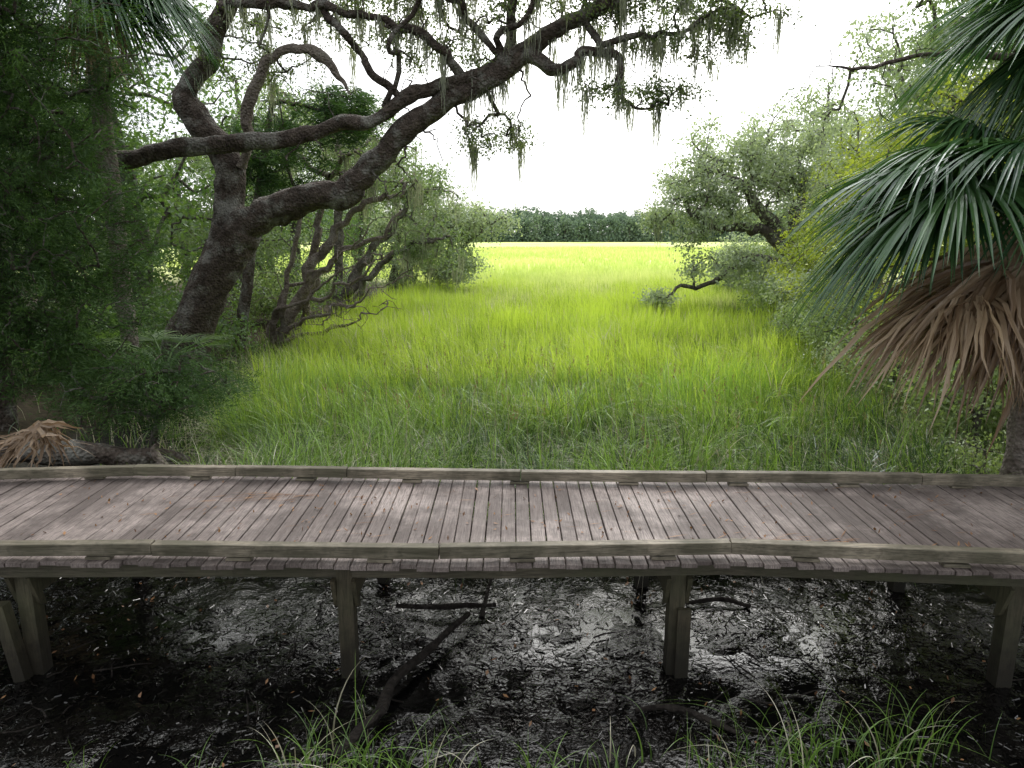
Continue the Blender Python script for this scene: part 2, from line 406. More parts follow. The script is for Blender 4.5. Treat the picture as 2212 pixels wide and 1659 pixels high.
def moss(M,C,m,L,mat,w=.02,sg_=.10):
    n=len(C)*m; B=np.repeat(C,m,0)+rng.normal(size=(n,3))*[sg_,sg_,.04]
    LL=np.repeat(rng.random(len(C))*.9+.35,m)*L*(.35+.75*rng.random(n))
    k=6; t=np.linspace(0,1,k)
    wob=np.cumsum(rng.normal(size=(n,k,2))*.022,1)
    pull=-(B-np.repeat(C,m,0))[:,None,:2]*.6*t[None,:,None]
    wob=wob+pull
    ang=rng.random(n)*np.pi; ux=np.cos(ang);uy=np.sin(ang)
    ww=w*(1-.75*t)
    P=np.zeros((n,k,2,3))
    for s,sg in ((0,-1),(1,1)):
        P[:,:,s,0]=B[:,None,0]+wob[:,:,0]+sg*ux[:,None]*ww
        P[:,:,s,1]=B[:,None,1]+wob[:,:,1]+sg*uy[:,None]*ww
        P[:,:,s,2]=B[:,None,2]-LL[:,None]*t
    base=np.arange(n)[:,None]*k*2+np.arange(k-1)[None,:]*2
    Q=np.stack([base,base+1,base+3,base+2],-1).reshape(-1,4)
    M.add(P.reshape(-1,3),Q,np.repeat(rng.random(n),k*2),mat)

def limb(M,pts,r,mat=0,sides=14,rough=.12,res=6,jit=0.0):
    P=catmull(pts,res); k=len(P)
    R=np.interp(np.linspace(0,1,k),np.linspace(0,1,len(r)),r)
    if jit:
        L=np.cumsum(np.r_[0,np.linalg.norm(np.diff(P,axis=0),axis=1)]); ph=rng.random()*90
        for ax in range(3):
            P[:,ax]+=jit*(2*(vnoise(L*1.9+ph+ax*31,L*0+ph)-.5)+1.0*(vnoise(L*4.7+ph+ax*11,L*0+ph+9)-.5))*np.minimum(1,L/.6)
    V,Q=tube(P,R,sides,rough); M.add(V,Q,.5,mat,True)
    return P

# ---- main leaning live oak
M=Mesh()
base=[(-8.75,18.0,-.3),(-8.4,18,.9),(-7.95,18,2.1),(-7.25,18,3.25),(-6.85,18,4.05)]
l0=limb(M,base,[.78,.60,.52,.52,.55],sides=24,rough=.12)
l1=limb(M,[(-7.3,18,3.2),(-6.75,18,3.95),(-6.2,18,4.42),(-5.5,17.95,4.72),(-4.7,17.9,4.88),(-4.1,17.9,4.93),(-3.72,17.85,5.3),(-2.98,17.8,5.93),(-2.29,17.8,6.62),(-1.5,17.8,7.15),(-.62,17.8,7.46),(.05,17.75,7.97),(.8,17.7,8.48),(1.67,17.6,8.87),(2.52,17.5,9.32),(3.8,17.3,10.1)],
     [.50,.48,.41,.37,.36,.38,.32,.27,.26,.25,.24,.25,.20,.17,.15,.12],sides=20,rough=.13,res=8,jit=.05)
l2=limb(M,[(-12,16.8,5.2),(-10.7,17,5.46),(-9.2,17,5.65),(-7.78,17,5.87),(-6.69,17.2,6.03),(-5.64,17.3,6.13),(-4.92,17.4,6.23),(-4.17,17.5,6.49),(-3.3,17.5,6.64),(-2.55,17.6,7.08),(-1.8,17.7,7.35),(-1.15,17.75,7.55),(-.5,17.8,7.75),(-.05,17.9,8.3),(.0,17.9,9.0),(.2,17.9,10.2)],
     [.28,.25,.22,.20,.21,.19,.18,.16,.15,.15,.16,.17,.15,.12,.10,.08],sides=16,rough=.15,res=8,jit=.05)
l3=limb(M,[(-7.1,18.2,3.6),(-7.1,18.3,4.5),(-6.98,18.3,5.41),(-7.13,18.3,6.01),(-7.64,18.3,6.61),(-7.9,18.3,7.15),(-7.72,18.3,7.62),(-7.25,18.3,8.08),(-7.07,18.3,8.7),(-6.68,18.3,9.41),(-6.3,18.3,10.4)],
     [.42,.38,.34,.35,.33,.28,.24,.24,.22,.2,.18],sides=18,rough=.14,res=8,jit=.04)
l4=limb(M,[(-6.6,18.1,5.6),(-6.35,17.9,6.2),(-6.05,17.6,7.2),(-5.55,17.5,7.9),(-4.93,17.5,8.18),(-4.31,17.5,7.95),(-3.95,17.5,7.55),(-3.7,17.5,7.2)],[.12,.13,.12,.12,.10,.09,.06,.02],mat=2,sides=10,rough=.25,res=9,jit=.07)
l5=limb(M,[(.3,17.7,8.1),(.75,17.5,7.75),(1.1,17.4,7.72),(1.6,17.4,8.0),(2.2,17.4,7.95),(2.5,17.3,7.65),(2.45,17.3,7.25),(2.75,17.3,6.95),(3.25,17.2,6.85)],[.15,.13,.12,.10,.085,.065,.05,.035,.02],sides=10,rough=.25,res=7,jit=.14)
l6=limb(M,[(-2.6,17.6,7.1),(-3.1,17.5,7.5),(-3.5,17.4,8.2),(-4.0,17.3,8.75),(-4.35,17.3,9.4),(-4.6,17.2,10.2)],[.10,.09,.085,.075,.065,.055],sides=10,rough=.25,res=8,jit=.13)
l7=limb(M,[(-1.2,17.7,7.6),(-1.55,17.5,8.1),(-2.3,17.4,8.5),(-3.2,17.3,8.8),(-4.6,17.3,8.95),(-6.0,17.6,9.05),(-6.8,18,9.2)],[.11,.10,.09,.08,.09,.10,.11],sides=10,rough=.25,res=8,jit=.16)
l8=limb(M,[(-.1,17.8,8.0),(-.9,17.6,8.5),(-1.3,17.5,9.1),(-2.2,17.4,9.6),(-2.6,17.4,10.3)],[.10,.085,.08,.07,.06],sides=10,rough=.25,res=8,jit=.15)
l9=limb(M,[(1.6,17.6,8.8),(2.0,17.4,8.3),(2.8,17.2,8.45),(3.6,17.1,8.3),(4.4,17.0,8.7),(5.3,17,8.75)],[.10,.08,.065,.05,.035,.015],sides=8,rough=.25,res=8,jit=.13)
l10=limb(M,[(-.3,17.7,7.9),(-.2,17.5,8.6),(.5,17.4,9.0),(.7,17.4,9.6),(1.3,17.3,10.2)],[.09,.08,.07,.06,.05],sides=8,rough=.25,res=8,jit=.15)
l11=limb(M,[(-3.0,17.6,6.9),(-2.6,17.3,7.8),(-2.8,17.1,8.3),(-2.0,17.0,8.9),(-1.6,17,9.8)],[.07,.06,.055,.05,.04],sides=8,rough=.25,res=8,jit=.15)
blobs=[(-4,18.5,9.5,3,2,.9,66),(0,18,9.5,3,2.3,.9,84),(3,17.5,9.2,2.3,1.8,.7,70),(5,17.3,8.9,1.3,1.2,.5,34),
       (2.7,17.4,7.15,1.7,.9,.35,30),(3.8,17.4,8.2,1.6,.9,.4,26),(-.4,18.3,6.4,1.0,.7,.5,24),(-1,17,11.3,7.5,3.6,1.3,150),(-6.3,19,8.6,2,2,1.3,50),(-1.8,18.2,8.4,1.6,1.2,.6,30)]
att=np.vstack([sample_blob(b) for b in blobs])
nd=grow(M,[l1[40:],l2[54:],l3[32:],l5[10:],l6[8:],l7[6:-6],l8[8:],l9[6:],l10[6:],l11[8:]],att,r0=.010,wig=.20,sides=5,maxr=.08,step=.25)
tw=np.vstack([np.vstack([l1[44:110],l2[50:110],l7,l6,l4])[rng.integers(0,150,140)]+rng.normal(size=(140,3))*[.7,.4,.6]])
grow(M,[l1[40:],l2[50:],l7,l6,l4],tw,r0=.012,wig=.22,sides=4,maxr=.035,step=.12)
puffs(M,att,66,.20,.085,.045,1)
sel=nd[rng.random(len(nd))<.06]; puffs(M,sel,30,.15,.08,.04,1)
ms=nd[rng.random(len(nd))<.09]; ms=ms[ms[:,2]<9.9]
moss(M,ms,24,1.05,3,.014,.07)
moss(M,np.vstack([l5[12:50:3],l2[90:112:3],l1[76:116:3],l9[8:38:3],l7[10:44:3],l10[10:30:4],l8[8:26:4]]),30,1.05,3,.014,.07)
M.build('live_oak_tree',[M_bark,M_oak,M_dead,M_moss])

def oak(name,limbs,rads,blobs,mats,m=60,sig=.35,L=.16,W=.09,r0=.02,mossn=.03,maxr=.2,step=.6,extra=.06,jit=.18):
    M=Mesh(); ls=[]
    for l,r in zip(limbs,rads): ls.append(limb(M,l,r,0,10,.18,7,jit))
    att=np.vstack([sample_blob(b) for b in blobs])
    nd=grow(M,[l[len(l)//3:] for l in ls],att,r0=r0,wig=.18,maxr=maxr,step=step,sides=5)
    puffs(M,att,m,sig,L,W,1)
    if extra: puffs(M,nd[rng.random(len(nd))<extra],m//2,sig*.8,L,W,1)
    if mossn: 
        q=nd[rng.random(len(nd))<mossn]
        if len(q): moss(M,q,12,1.2,2,.022)
    return M.build(name,mats+[M_moss])
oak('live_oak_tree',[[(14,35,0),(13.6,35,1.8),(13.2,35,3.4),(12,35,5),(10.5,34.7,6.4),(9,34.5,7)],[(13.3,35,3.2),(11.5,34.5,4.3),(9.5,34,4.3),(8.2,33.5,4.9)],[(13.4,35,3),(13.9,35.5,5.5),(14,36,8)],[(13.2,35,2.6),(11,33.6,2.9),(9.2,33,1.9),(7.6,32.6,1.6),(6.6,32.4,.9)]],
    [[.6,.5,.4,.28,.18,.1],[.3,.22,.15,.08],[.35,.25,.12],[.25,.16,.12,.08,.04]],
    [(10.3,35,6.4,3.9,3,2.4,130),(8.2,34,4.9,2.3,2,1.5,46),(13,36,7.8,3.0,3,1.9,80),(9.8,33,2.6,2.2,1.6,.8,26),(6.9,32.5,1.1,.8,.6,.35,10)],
    [M_barkfar,M_oakhazy],m=85,sig=.34,L=.16,W=.10,mossn=.08)
oak('live_oak_tree',[[(15.5,27,0),(15.2,27,3),(14.6,27,6),(14,27,9)]],[[.4,.32,.22,.1]],[(14.4,27,8.0,3.2,3,3.6,150),(13.4,26.5,4.2,2.0,2,1.8,50)],[M_barkfar,M_oakhazy],m=85,sig=.36,L=.15,W=.09)
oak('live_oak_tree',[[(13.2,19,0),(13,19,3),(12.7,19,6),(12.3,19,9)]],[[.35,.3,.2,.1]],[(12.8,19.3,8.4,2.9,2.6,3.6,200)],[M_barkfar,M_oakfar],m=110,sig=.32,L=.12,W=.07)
oak('live_oak_tree',[[(20,40,0),(20,40,4),(19,40,8)]],[[.5,.4,.2]],[(18.5,40,7,5,4,3.6,140)],[M_barkfar,M_oakhazy],m=80,sig=.5,L=.2,W=.12)
def shrub(name,cx,cy,blobs,mat,m=60,sig=.22,L=.09,W=.05,bark=M_barkfar,z0=.3):
    M=Mesh(); ls=[]
    for k in range(4):
        a=rng.normal(size=2)*.15; tgt=blobs[k%len(blobs)]
        ls.append(limb(M,[(cx+a[0],cy+a[1],z0-.3),(cx*.6+tgt[0]*.4,cy*.6+tgt[1]*.4,z0+(tgt[2]-z0)*.4),(tgt[0]+a[0],tgt[1]+a[1],tgt[2])],[.06,.045,.02],0,6,.1,4))
    att=np.vstack([sample_blob(b) for b in blobs])
    att=att[att[:,2]>z0-.1]
    grow(M,ls,att,r0=.007,wig=.14,maxr=.04,step=.3,sides=4)
    puffs(M,att,m,sig,L,W,1)
    return M.build(name,[bark,mat])
shrub('wax_myrtle_shrub',9.4,16,[(9.0,16,5.2,1.6,1.4,1.8,115),(9.4,16,3.2,1.4,1.3,1.4,65)],M_yel,m=75)
shrub('wax_myrtle_shrub',10.7,21,[(10.4,21,5.2,1.8,1.7,1.8,105),(10.1,21,3.2,1.9,1.6,1.5,75)],M_yel,m=70)
shrub('wax_myrtle_shrub',11.6,27,[(11.2,27,3.0,1.6,1.5,1.6,84)],M_yel,m=65,L=.11,W=.065)
shrub('marsh_shrub',9.6,19,[(9.2,19.3,1.5,1.6,1.6,1.0,90)],M_shrub,m=75)
shrub('marsh_shrub',8.3,17.4,[(8.2,17.4,.9,.8,.8,.6,34)],M_oakhazy,m=60,L=.08,W=.045)
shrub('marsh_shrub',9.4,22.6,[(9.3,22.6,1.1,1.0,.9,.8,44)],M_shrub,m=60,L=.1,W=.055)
shrub('marsh_shrub',10.9,24.5,[(10.7,24.8,1.8,1.5,1.6,1.3,80)],M_oakhazy,m=75,L=.12,W=.07)
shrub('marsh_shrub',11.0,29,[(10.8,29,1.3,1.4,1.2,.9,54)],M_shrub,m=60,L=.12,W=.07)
shrub('marsh_shrub',12.3,31,[(12.4,31,1.9,1.9,1.8,1.5,90)],M_oakhazy,m=70,L=.13,W=.08,sig=.3)
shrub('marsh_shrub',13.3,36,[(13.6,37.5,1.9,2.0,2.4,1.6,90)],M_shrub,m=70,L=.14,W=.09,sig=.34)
shrub('marsh_shrub',14.5,42,[(14.0,43,1.9,2.3,2.4,1.5,80)],M_oakhazy,m=70,L=.16,W=.10,sig=.38)
shrub('marsh_shrub',8.4,15.5,[(8.5,15.3,1.3,1.1,1.3,.9,75)],M_shrub,m=75)
shrub('marsh_shrub',8.2,12.2,[(8.3,12.2,1.2,1.2,1.2,.8,80)],M_shrub,m=75)
shrub('marsh_shrub',17,48,[(16.5,48,2.4,2.6,2.2,1.7,100)],M_oakhazy,m=80,L=.18,W=.11,sig=.4)
shrub('marsh_shrub',7.4,10.2,[(7.0,9.8,.65,1.1,.8,.45,50)],M_shrub,m=45,L=.07,W=.03,z0=.1)

# ---- left edge: leaning trees beside the marsh
oak('live_oak_tree',[[(-8.2,25,0),(-7.6,25,1.4),(-6.8,25,3),(-5.6,25,4.4),(-4.4,25,5.5)],[(-8.0,25.5,0),(-7.2,25.6,1.8),(-6.9,25.6,4),(-6,25.6,6.5)],[(-7.2,25,2.2),(-6,24.7,3.4),(-4.6,24.4,3.9),(-3.6,24.4,4.6)],[(-7.9,24,0),(-7.5,23.5,2),(-6.9,23.2,4.2),(-6.9,23,7)]],[[.26,.22,.18,.13,.08],[.19,.16,.12,.08],[.14,.1,.07,.04],[.10,.09,.07,.04]],
    [(-4.8,26,6.2,1.8,1.6,1.4,54),(-7,27,7.5,2.4,2,2.0,64)],[M_dead,M_oakfar],m=60,sig=.28,L=.11,W=.06,mossn=.16)
oak('live_oak_tree',[[(-8.5,34,0),(-7.5,34,2),(-6,34,4),(-4.4,34,5.8)],[(-8,34,.5),(-6.2,33.6,2.6),(-4.3,33.4,3.6),(-3,33,3.8)],[(-8.3,34,1),(-8,34,5),(-8,34,9)]],[[.3,.25,.17,.1],[.2,.14,.09,.05],[.25,.2,.1]],
    [(-5,34.5,6.2,2.6,2.2,2.0,90),(-4.2,34,3.5,2,1.8,1.2,44),(-8.3,35,8.6,2.6,2.5,2.2,80)],[M_barkfar,M_oakfar],m=70,sig=.34,L=.14,W=.08,mossn=.18)
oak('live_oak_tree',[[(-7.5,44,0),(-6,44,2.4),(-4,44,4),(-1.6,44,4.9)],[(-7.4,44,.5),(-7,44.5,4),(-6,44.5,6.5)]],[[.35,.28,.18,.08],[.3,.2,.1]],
    [(-2.6,44,4.6,2.9,2,1.1,80),(-5.5,44.5,5,3,3,2.6,110),(-3.4,43.5,2.2,1.6,1.8,1.2,50),(-6,43,2,2.4,2,2,60)],[M_barkfar,M_oakhazy],m=80,sig=.4,L=.17,W=.10,mossn=.12)

def forest_tree(H,R,seedmat,m=60):
    M=Mesh()
    l=limb(M,[(0,0,-.3),(.2*R*rng.normal()*.5,0,H*.3),(.3*rng.normal(),.3*rng.normal(),H*.6),(0,0,H*.9)],[.32,.26,.18,.06],0,8,.1,5,.2)
    bl=[(0,0,H*.68,R,R,H*.30,90),(R*.3,0,H*.36,R*.9,R*.9,H*.22,40),(-R*.4,R*.2,H*.3,R*.8,R*.8,H*.2,34)]
    att=np.vstack([sample_blob(b) for b in bl])
    grow(M,[l[6:]],att,r0=.02,wig=.15,maxr=.16,step=.7,sides=4)
    puffs(M,att,m,.40,.17,.10,1)
    return M,seedmat
vars_=[]
for H,R,mt in ((12,3.4,M_forest),(10,3.2,M_oakfar),(14,3.6,M_oakfar),(11,3.6,M_forest)):
    M,mt=forest_tree(H,R,mt); vars_.append(M.build('forest_tree',[M_barkfar,mt]))
pl=[(-12.5,24),(-11.8,31),(-13.5,37),(-16,28),(-13,43),(-17,38),(-20,31),(-16,48),(-11,53),(-22,42),(-15,21),(-19,24),(-24,34),(-13,60),(-20,58),(-27,50),(-18,18),
    (19,30),(24,34),(18,23),(23,26),(27,44),(21,50),(17,14),(20,18),(24,60),(16,9.5)]
for i,(x,y) in enumerate(pl):
    if i<4: o=vars_[i]
    else:
        o=bpy.data.objects.new('forest_tree',vars_[i%4].data); scene.collection.objects.link(o)
    s=.8+.3*rng.random(); o.location=(x,y,.4); o.rotation_euler=(0,0,rng.random()*6.28); o.scale=(s,s,s)

for (x,y,rx,rz,mt) in ((-9.5,21,1.6,1.3,M_forest),(-9.2,28,1.5,1.3,M_shrub),(-9.8,32,1.8,1.6,M_forest),(-8.8,38,1.8,1.6,M_oakfar),(-11.2,25,2,2,M_forest),(-12,20,2.4,2,M_forest),(-10.5,17,1.5,1,M_forest)):
    shrub('undergrowth_shrub',x,y,[(x,y,.4+rz*.7,rx,rx,rz,70)],mt,m=65,L=.12,W=.07,sig=.28)

# trees beside and behind the walkway whose crowns close over it
def canopy_tree(bx,by,blobs):
    M=Mesh()
    l=limb(M,[(bx,by,-.3),(bx*.95,by,3),(bx*.85,by+.3,6),(bx*.7,by+1,9)],[.5,.42,.34,.2],0,10,.1,5)
    att=np.vstack([sample_blob(b) for b in blobs])
    grow(M,[l[8:]],att,r0=.02,wig=.15,maxr=.2,step=.8,sides=5)
    puffs(M,att,36,.45,.24,.15,1)
    M.build('live_oak_tree',[M_bark,M_oak])
canopy_tree(-9,-2,[(-6,2,11,5,6,1.6,130),(-9,9,11.5,4,4,2,90)])
canopy_tree(10,-2,[(6,1,11.5,5,6,1.6,120),(10.5,9,11,3.5,4,2,80)])
canopy_tree(1.5,-8,[(0,-4,10.5,7,5,2,140),(0,-9,6,9,3,4,130)])

# ---- cedar
def cedar(name,trunk,rad,blobs,n_sprig=60,L=.15,W=.018):
    M=Mesh(); l=limb(M,trunk,rad,0,10,.15,5)
    att=np.vstack([sample_blob(b) for b in blobs])
    nd=grow(M,[l[3:]],att,r0=.008,wig=.10,maxr=.09,step=.4,sides=4)
    c0=np.array([l[:,0].mean(),l[:,1].mean(),0])
    out=att-c0; out[:,2]=0; out=unit(out)
    n=len(att); m=n_sprig
    ax=out*1.0+rng.normal(size=(n,3))*.35; ax[:,2]+=.1; ax=unit(ax)
    t=rng.random((n,m))
    c=att[:,None,:]+ax[:,None,:]*(t[...,None]-.5)*.9+rng.normal(size=(n,m,3))*(.12*(1.1-t[...,None]*.6))
    c[...,2]-=.16*t**2
    A=np.repeat(ax,m,0)
    V,Q=leaves(c.reshape(-1,3),L,W,axis=A,spread=.45)
    var=np.repeat(np.clip((np.repeat(rng.random(n),m)*.5+t.ravel()*.5),0,1),4)
    M.add(V,Q,var,1)
    return M.build(name,[M_bark,M_cedar])
cedar('red_cedar_tree',[(-9.3,12.5,0),(-9.1,12.5,3),(-8.8,12.5,6),(-8.6,12.5,9)],[.24,.2,.15,.06],
      [(-8.0,12,7.0,2.0,1.8,2.1,330),(-7.9,11.8,4.3,2.1,1.6,1.8,360),(-7.7,11.5,2.5,1.8,1.3,1.1,200),(-9.8,12,5,2,1.8,4,200)],n_sprig=115,L=.12,W=.014)
cedar('red_cedar_tree',[(-6.0,11.2,.0),(-5.8,11.1,.8),(-5.5,11,1.6)],[.08,.06,.03],[(-5.35,11,1.7,1.0,.8,.65,120),(-6.5,11.2,1.5,1.0,.8,.7,80)],n_sprig=120,L=.09,W=.012)
cedar('red_cedar_tree',[(-11.5,15,0),(-11.2,15,4),(-11,15,9)],[.25,.2,.08],[(-10.3,15,6.5,2.4,1.8,3.8,240)],n_sprig=80,L=.2,W=.025)
cedar('red_cedar_tree',[(-9,23,0),(-8.2,23,4),(-7.2,23,8.5)],[.2,.15,.06],[(-7.4,23,6.3,1.6,1.6,1.7,130),(-5.2,23.5,7.6,1.3,1.4,1.0,80)],n_sprig=80,L=.22,W=.03)

# ------------------------------------------------------------------ palms
def frond(M,hub,d,L,mat=0,dead=False,nseg=46,spread=2.1,droop=.35,petiole=1.0,root=None,tilt=None,wf=1.0):
    hub=np.array(hub,float)
    d=np.array(d,float); d/=np.linalg.norm(d)
    up=np.array([0,0,1.]) if tilt is None else np.array(tilt,float)
    s=np.cross(d,up); s/=max(np.linalg.norm(s),1e-6); nrm=np.cross(s,d)
    k=8; t=np.linspace(0,1,k)
    tone=rng.random()*.5
    for i in range(nseg):
        a=(i/(nseg-1)-.5)*2*spread*(.5 if dead else 1)
        a+=rng.normal()*(.09 if dead else .022)
        Ls=L*(.62+.38*math.cos(a*.62))*(1+rng.normal()*(.13 if dead else .07))
        dir_=d*math.cos(a)+s*math.sin(a)
        cup=.22*math.sin(abs(a)*.9)+(rng.normal()*.12 if dead else 0)
        dir_=dir_+nrm*cup; dir_/=np.linalg.norm(dir_)
        st=hub+d*.22*L*max(0,math.cos(a*.8))*.6
        dr=droop*(1+.5*rng.random())
        P=st+dir_[None,:]*(t*Ls)[:,None]
        P[:,2]-=dr*Ls*t**2.2
        if dead:
            P+=np.cumsum(rng.normal(size=(k,3))*.026,0)
        w=.016*L*wf*(np.sin(np.clip(t*.9+.12,0,1)*np.pi)**.7*(1-.35*t)+.05)*1.35
        if dead: w=w*(.55+.75*rng.random())
        w[-1]=.001
        T=unit(np.gradient(P,axis=0)); B=unit(np.cross(T,nrm+dir_*.01)); 
        if dead:
            NN=np.cross(B,T); tw=rng.normal()*1.3*t[:,None]; B=B*np.cos(tw)+NN*np.sin(tw)
        NN=np.cross(B,T)
        f=.35
        L_=P-B*w[:,None]+NN*(w*f)[:,None]; R_=P+B*w[:,None]+NN*(w*f)[:,None]
        V=np.stack([L_,P,R_],1).reshape(-1,3)
        b=np.arange(k-1)*3
        Q=np.vstack([np.stack([b,b+1,b+4,b+3],-1),np.stack([b+1,b+2,b+5,b+4],-1)])
        vv=np.clip(rng.random()*.5+tone+.1*rng.normal()+(-.25*np.repeat(t,3) if dead else 0),0,1)
        M.add(V,Q,vv if dead else float(vv),mat)
    if root is not None:
        root=np.array(root,float); mid=(root+hub)/2+np.array([0,0,.12*petiole])
        V,Q=tube(catmull([root,mid,hub,hub+d*.25*L],4),np.linspace(.028,.012,13)[:13],5); M.add(V,Q,.6,mat,True)

def palm(name,x,y,h,greens,deads,L=1.35,pet=.9,base=0.0,explicit=()):
    M=Mesh(); c=np.array([x,y,h])
    P=catmull([(x+.1,y,base-.3),(x+.05,y,h*.5),(x,y,h)],10)
    V,Q=tube(P,np.interp(np.linspace(0,1,len(P)),[0,.1,.8,1],[.24,.17,.17,.22]),12,.15); M.add(V,Q,.5,2,True)
    for i in range(40):
        a=i*2.4; z=h-.05-i*.028
        dv=np.array([math.cos(a),math.sin(a),.9]); p=np.array([x,y,z])+dv*[.15,.15,0]
        V,Q=tube(catmull([p,p+dv*.14,p+dv*.28],3),np.linspace(.05,.02,7),5); M.add(V,Q,.5,2,True)
    for az,el,l in greens:
        dv=np.array([math.cos(az)*math.cos(el),math.sin(az)*math.cos(el),math.sin(el)])
        pl_=pet*(.8+.4*rng.random()); hub=c+dv*pl_
        dd=dv.copy(); dd[2]-=.25
        frond(M,hub,dd,L*l,0,False,droop=.28+.3*rng.random(),root=c,petiole=pl_,spread=1.9,nseg=64)
    for az,el,l in deads:
        dv=np.array([math.cos(az)*math.cos(el),math.sin(az)*math.cos(el),math.sin(el)])
        pl_=pet*(.75+.5*rng.random()); hub=c+np.array([0,0,-.1])+dv*pl_
        dd=dv*.5; dd[2]=-.9
        frond(M,hub,dd,L*l,1,True,droop=.25,root=c,petiole=.3,spread=1.5,nseg=42,wf=1.2,tilt=(math.cos(az)+.2*rng.normal(),math.sin(az)+.4*rng.normal(),.3))
    for hub,d,l,sp,dr,tilt in explicit:
        frond(M,hub,d,l,1,True,droop=dr,root=c,petiole=.3,spread=sp,nseg=50,tilt=tilt,wf=1.3)
    return M.build(name,[M_palm,M_palmdead,M_dead])
pi=math.pi
palm('sabal_palm_tree',6.6,9.0,4.5,
     [(pi,.25,1.15),(pi*.97,-.02,1.15),(pi*1.06,.45,1.05),(pi*1.12,.05,1.1),(pi*.85,.35,1.0),(pi*.9,.7,.9),(pi*1.25,.3,.9),(pi*1.35,.0,.8),(pi*1.4,.6,.8),(pi*.7,.1,1.0),(pi*.6,.5,1),(0,.3,1),(pi*.3,.2,1),(pi*1.7,.4,.8),(pi*.8,-.15,1.0),(pi*.92,.12,1.05),(pi*1.03,-.12,1.0)],
     [(pi*.75,-.5,.85),(pi*1.6,-.6,.8),(0,-.6,.9),(pi*.5,-.5,.9)],L=1.5,pet=1.2,
     explicit=[((5.45,8.6,3.30),(-1,-.15,-.20),1.25,2.3,.55,None),((5.55,8.45,3.35),(-.8,-.5,-.35),1.15,2.2,.5,None),
               ((5.9,8.45,4.0),(-.45,-.2,-1),1.35,1.9,.15,(-.6,-1,.3)),((6.15,8.3,3.9),(-.2,-.25,-1),1.4,1.9,.12,(-.3,-1,.2)),
               ((5.7,8.7,3.7),(-.5,.1,-1),1.25,1.8,.2,(-1,-.5,.3)),((6.5,8.2,3.8),(.15,-.2,-1),1.3,1.9,.12,(.1,-1,.2)),
               ((6.0,8.6,3.3),(-.4,-.1,-1),1.1,1.9,.15,(-.6,-1,.2)),((5.85,8.4,3.75),(-.75,-.3,-.7),1.3,1.8,.35,(-.5,-.8,.6)),((6.35,8.5,3.3),(0,-.1,-1),1.2,1.9,.15,(-.1,-1,.2)),((6.6,8.3,4.1),(.1,-.5,-.9),1.4,1.9,.2,(0,-1,.5))])
palm('sabal_palm_tree',7.3,9.0,6.7,
     [(pi,.2,1.1),(pi*1.15,0,1.1),(pi*.85,-.1,1.1),(pi*1.3,.3,1),(pi*.95,-.4,1.1),(pi*1.1,-.5,1),(pi*.7,.2,1),(pi*.3,.3,1),(pi*1.7,.3,1),(0,.1,1),(pi*1.05,.6,1),(pi*1.0,-.7,1)],
     [(pi*1.0,-1.1,.7),(pi*1.5,-.8,.8)])
palm('sabal_palm_tree',-8.0,14.6,9.0,
     [(0,-.1,1.1),(-.3,-.3,1.1),(.3,-.4,1.1),(-.6,0,1.1),(-1.0,-.3,1.1),(.8,0,1),(1.6,.2,1),(pi,.2,1),(-1.6,-.1,1.1),(0,-.65,1.1),(-.5,-.7,1),(-2.3,-.2,1)],
     [(-.4,-1.0,.8),(-1.2,-.9,.8)])
def palmetto(x,y,z,n,L=.7):
    M=Mesh()
    for i in range(n):
        az=rng.random()*2*pi; el=.5+.5*rng.random()
        dv=np.array([math.cos(az)*math.cos(el),math.sin(az)*math.cos(el),math.sin(el)]); root=np.array([x,y,z]); hub=root+dv*.8
        dd=dv.copy(); dd[2]*=.4
        frond(M,hub,dd,L,0,False,nseg=26,spread=1.5,droop=.2,root=root)
    return M.build('palmetto_shrub',[M_forest,M_palmdead])
palmetto(-7.2,14.5,1.2,9,.8); palmetto(-9.5,16,1.0,8,.9); palmetto(9.5,13,.6,8,.8)

M=Mesh()
frond(M,(-6.15,9.0,1.62),(.28,-.35,-1.0),.55,0,True,nseg=34,spread=2.4,droop=.05,tilt=(.2,-1,.2),wf=2.2)
frond(M,(-6.5,9.2,1.35),(-.8,-.3,-.5),.55,0,True,nseg=30,spread=1.6,droop=.1,tilt=(.2,-.6,.8),wf=1.6)
M.build('fallen_palm_frond',[M_palmdead])

# ------------------------------------------------------------------ logs and sticks
def log(name,pts,r,mat,sides=10,rough=.3,jit=.03):
    M=Mesh(); limb(M,pts,r,0,sides,rough,8,jit); return M.build(name,[mat])
log('fallen_log',[(-7.6,9.0,.75),(-6.6,9.1,.8),(-5.9,9.2,.62),(-5.3,9.4,.35)],[.20,.18,.14,.05],M_wet)
log('fallen_log',[(-7.4,10,.9),(-6,10.2,.8),(-4.9,10.4,.6)],[.2,.17,.1],M_bark)
log('tree_stump_snag',[(-4.75,9.6,.2),(-4.85,9.6,.6),(-5.05,9.6,.95),(-5.0,9.6,1.1)],[.10,.07,.05,.02],M_dead)
log('fallen_branch',[(-.45,6.75,.14),(-.75,6.2,.12),(-1.05,5.6,.12),(-1.15,5.1,.14),(-1.35,4.6,.18)],[.025,.035,.045,.045,.045],M_wet)
log('fallen_branch',[(-1.25,7.0,.08),(-.7,6.95,.09),(-.15,7.0,.08)],[.02,.035,.02],M_wet)
log('fallen_branch',[(-.2,7.4,.3),(-.28,7.1,.16),(-.3,6.8,.06)],[.012,.02,.03],M_wet)
log('fallen_branch',[(1.9,7.1,.06),(2.3,7.15,.08),(2.6,7.1,.06)],[.015,.025,.015],M_wet)
log('fallen_branch',[(1.05,5.35,.04),(1.35,5.35,.07),(1.7,5.2,.05),(1.85,5.1,.03)],[.02,.03,.025,.015],M_wet)
log('fallen_branch',[(-4.2,8.4,.1),(-3.2,8.6,.25),(-2.4,8.6,.35)],[.03,.025,.01],M_dead)
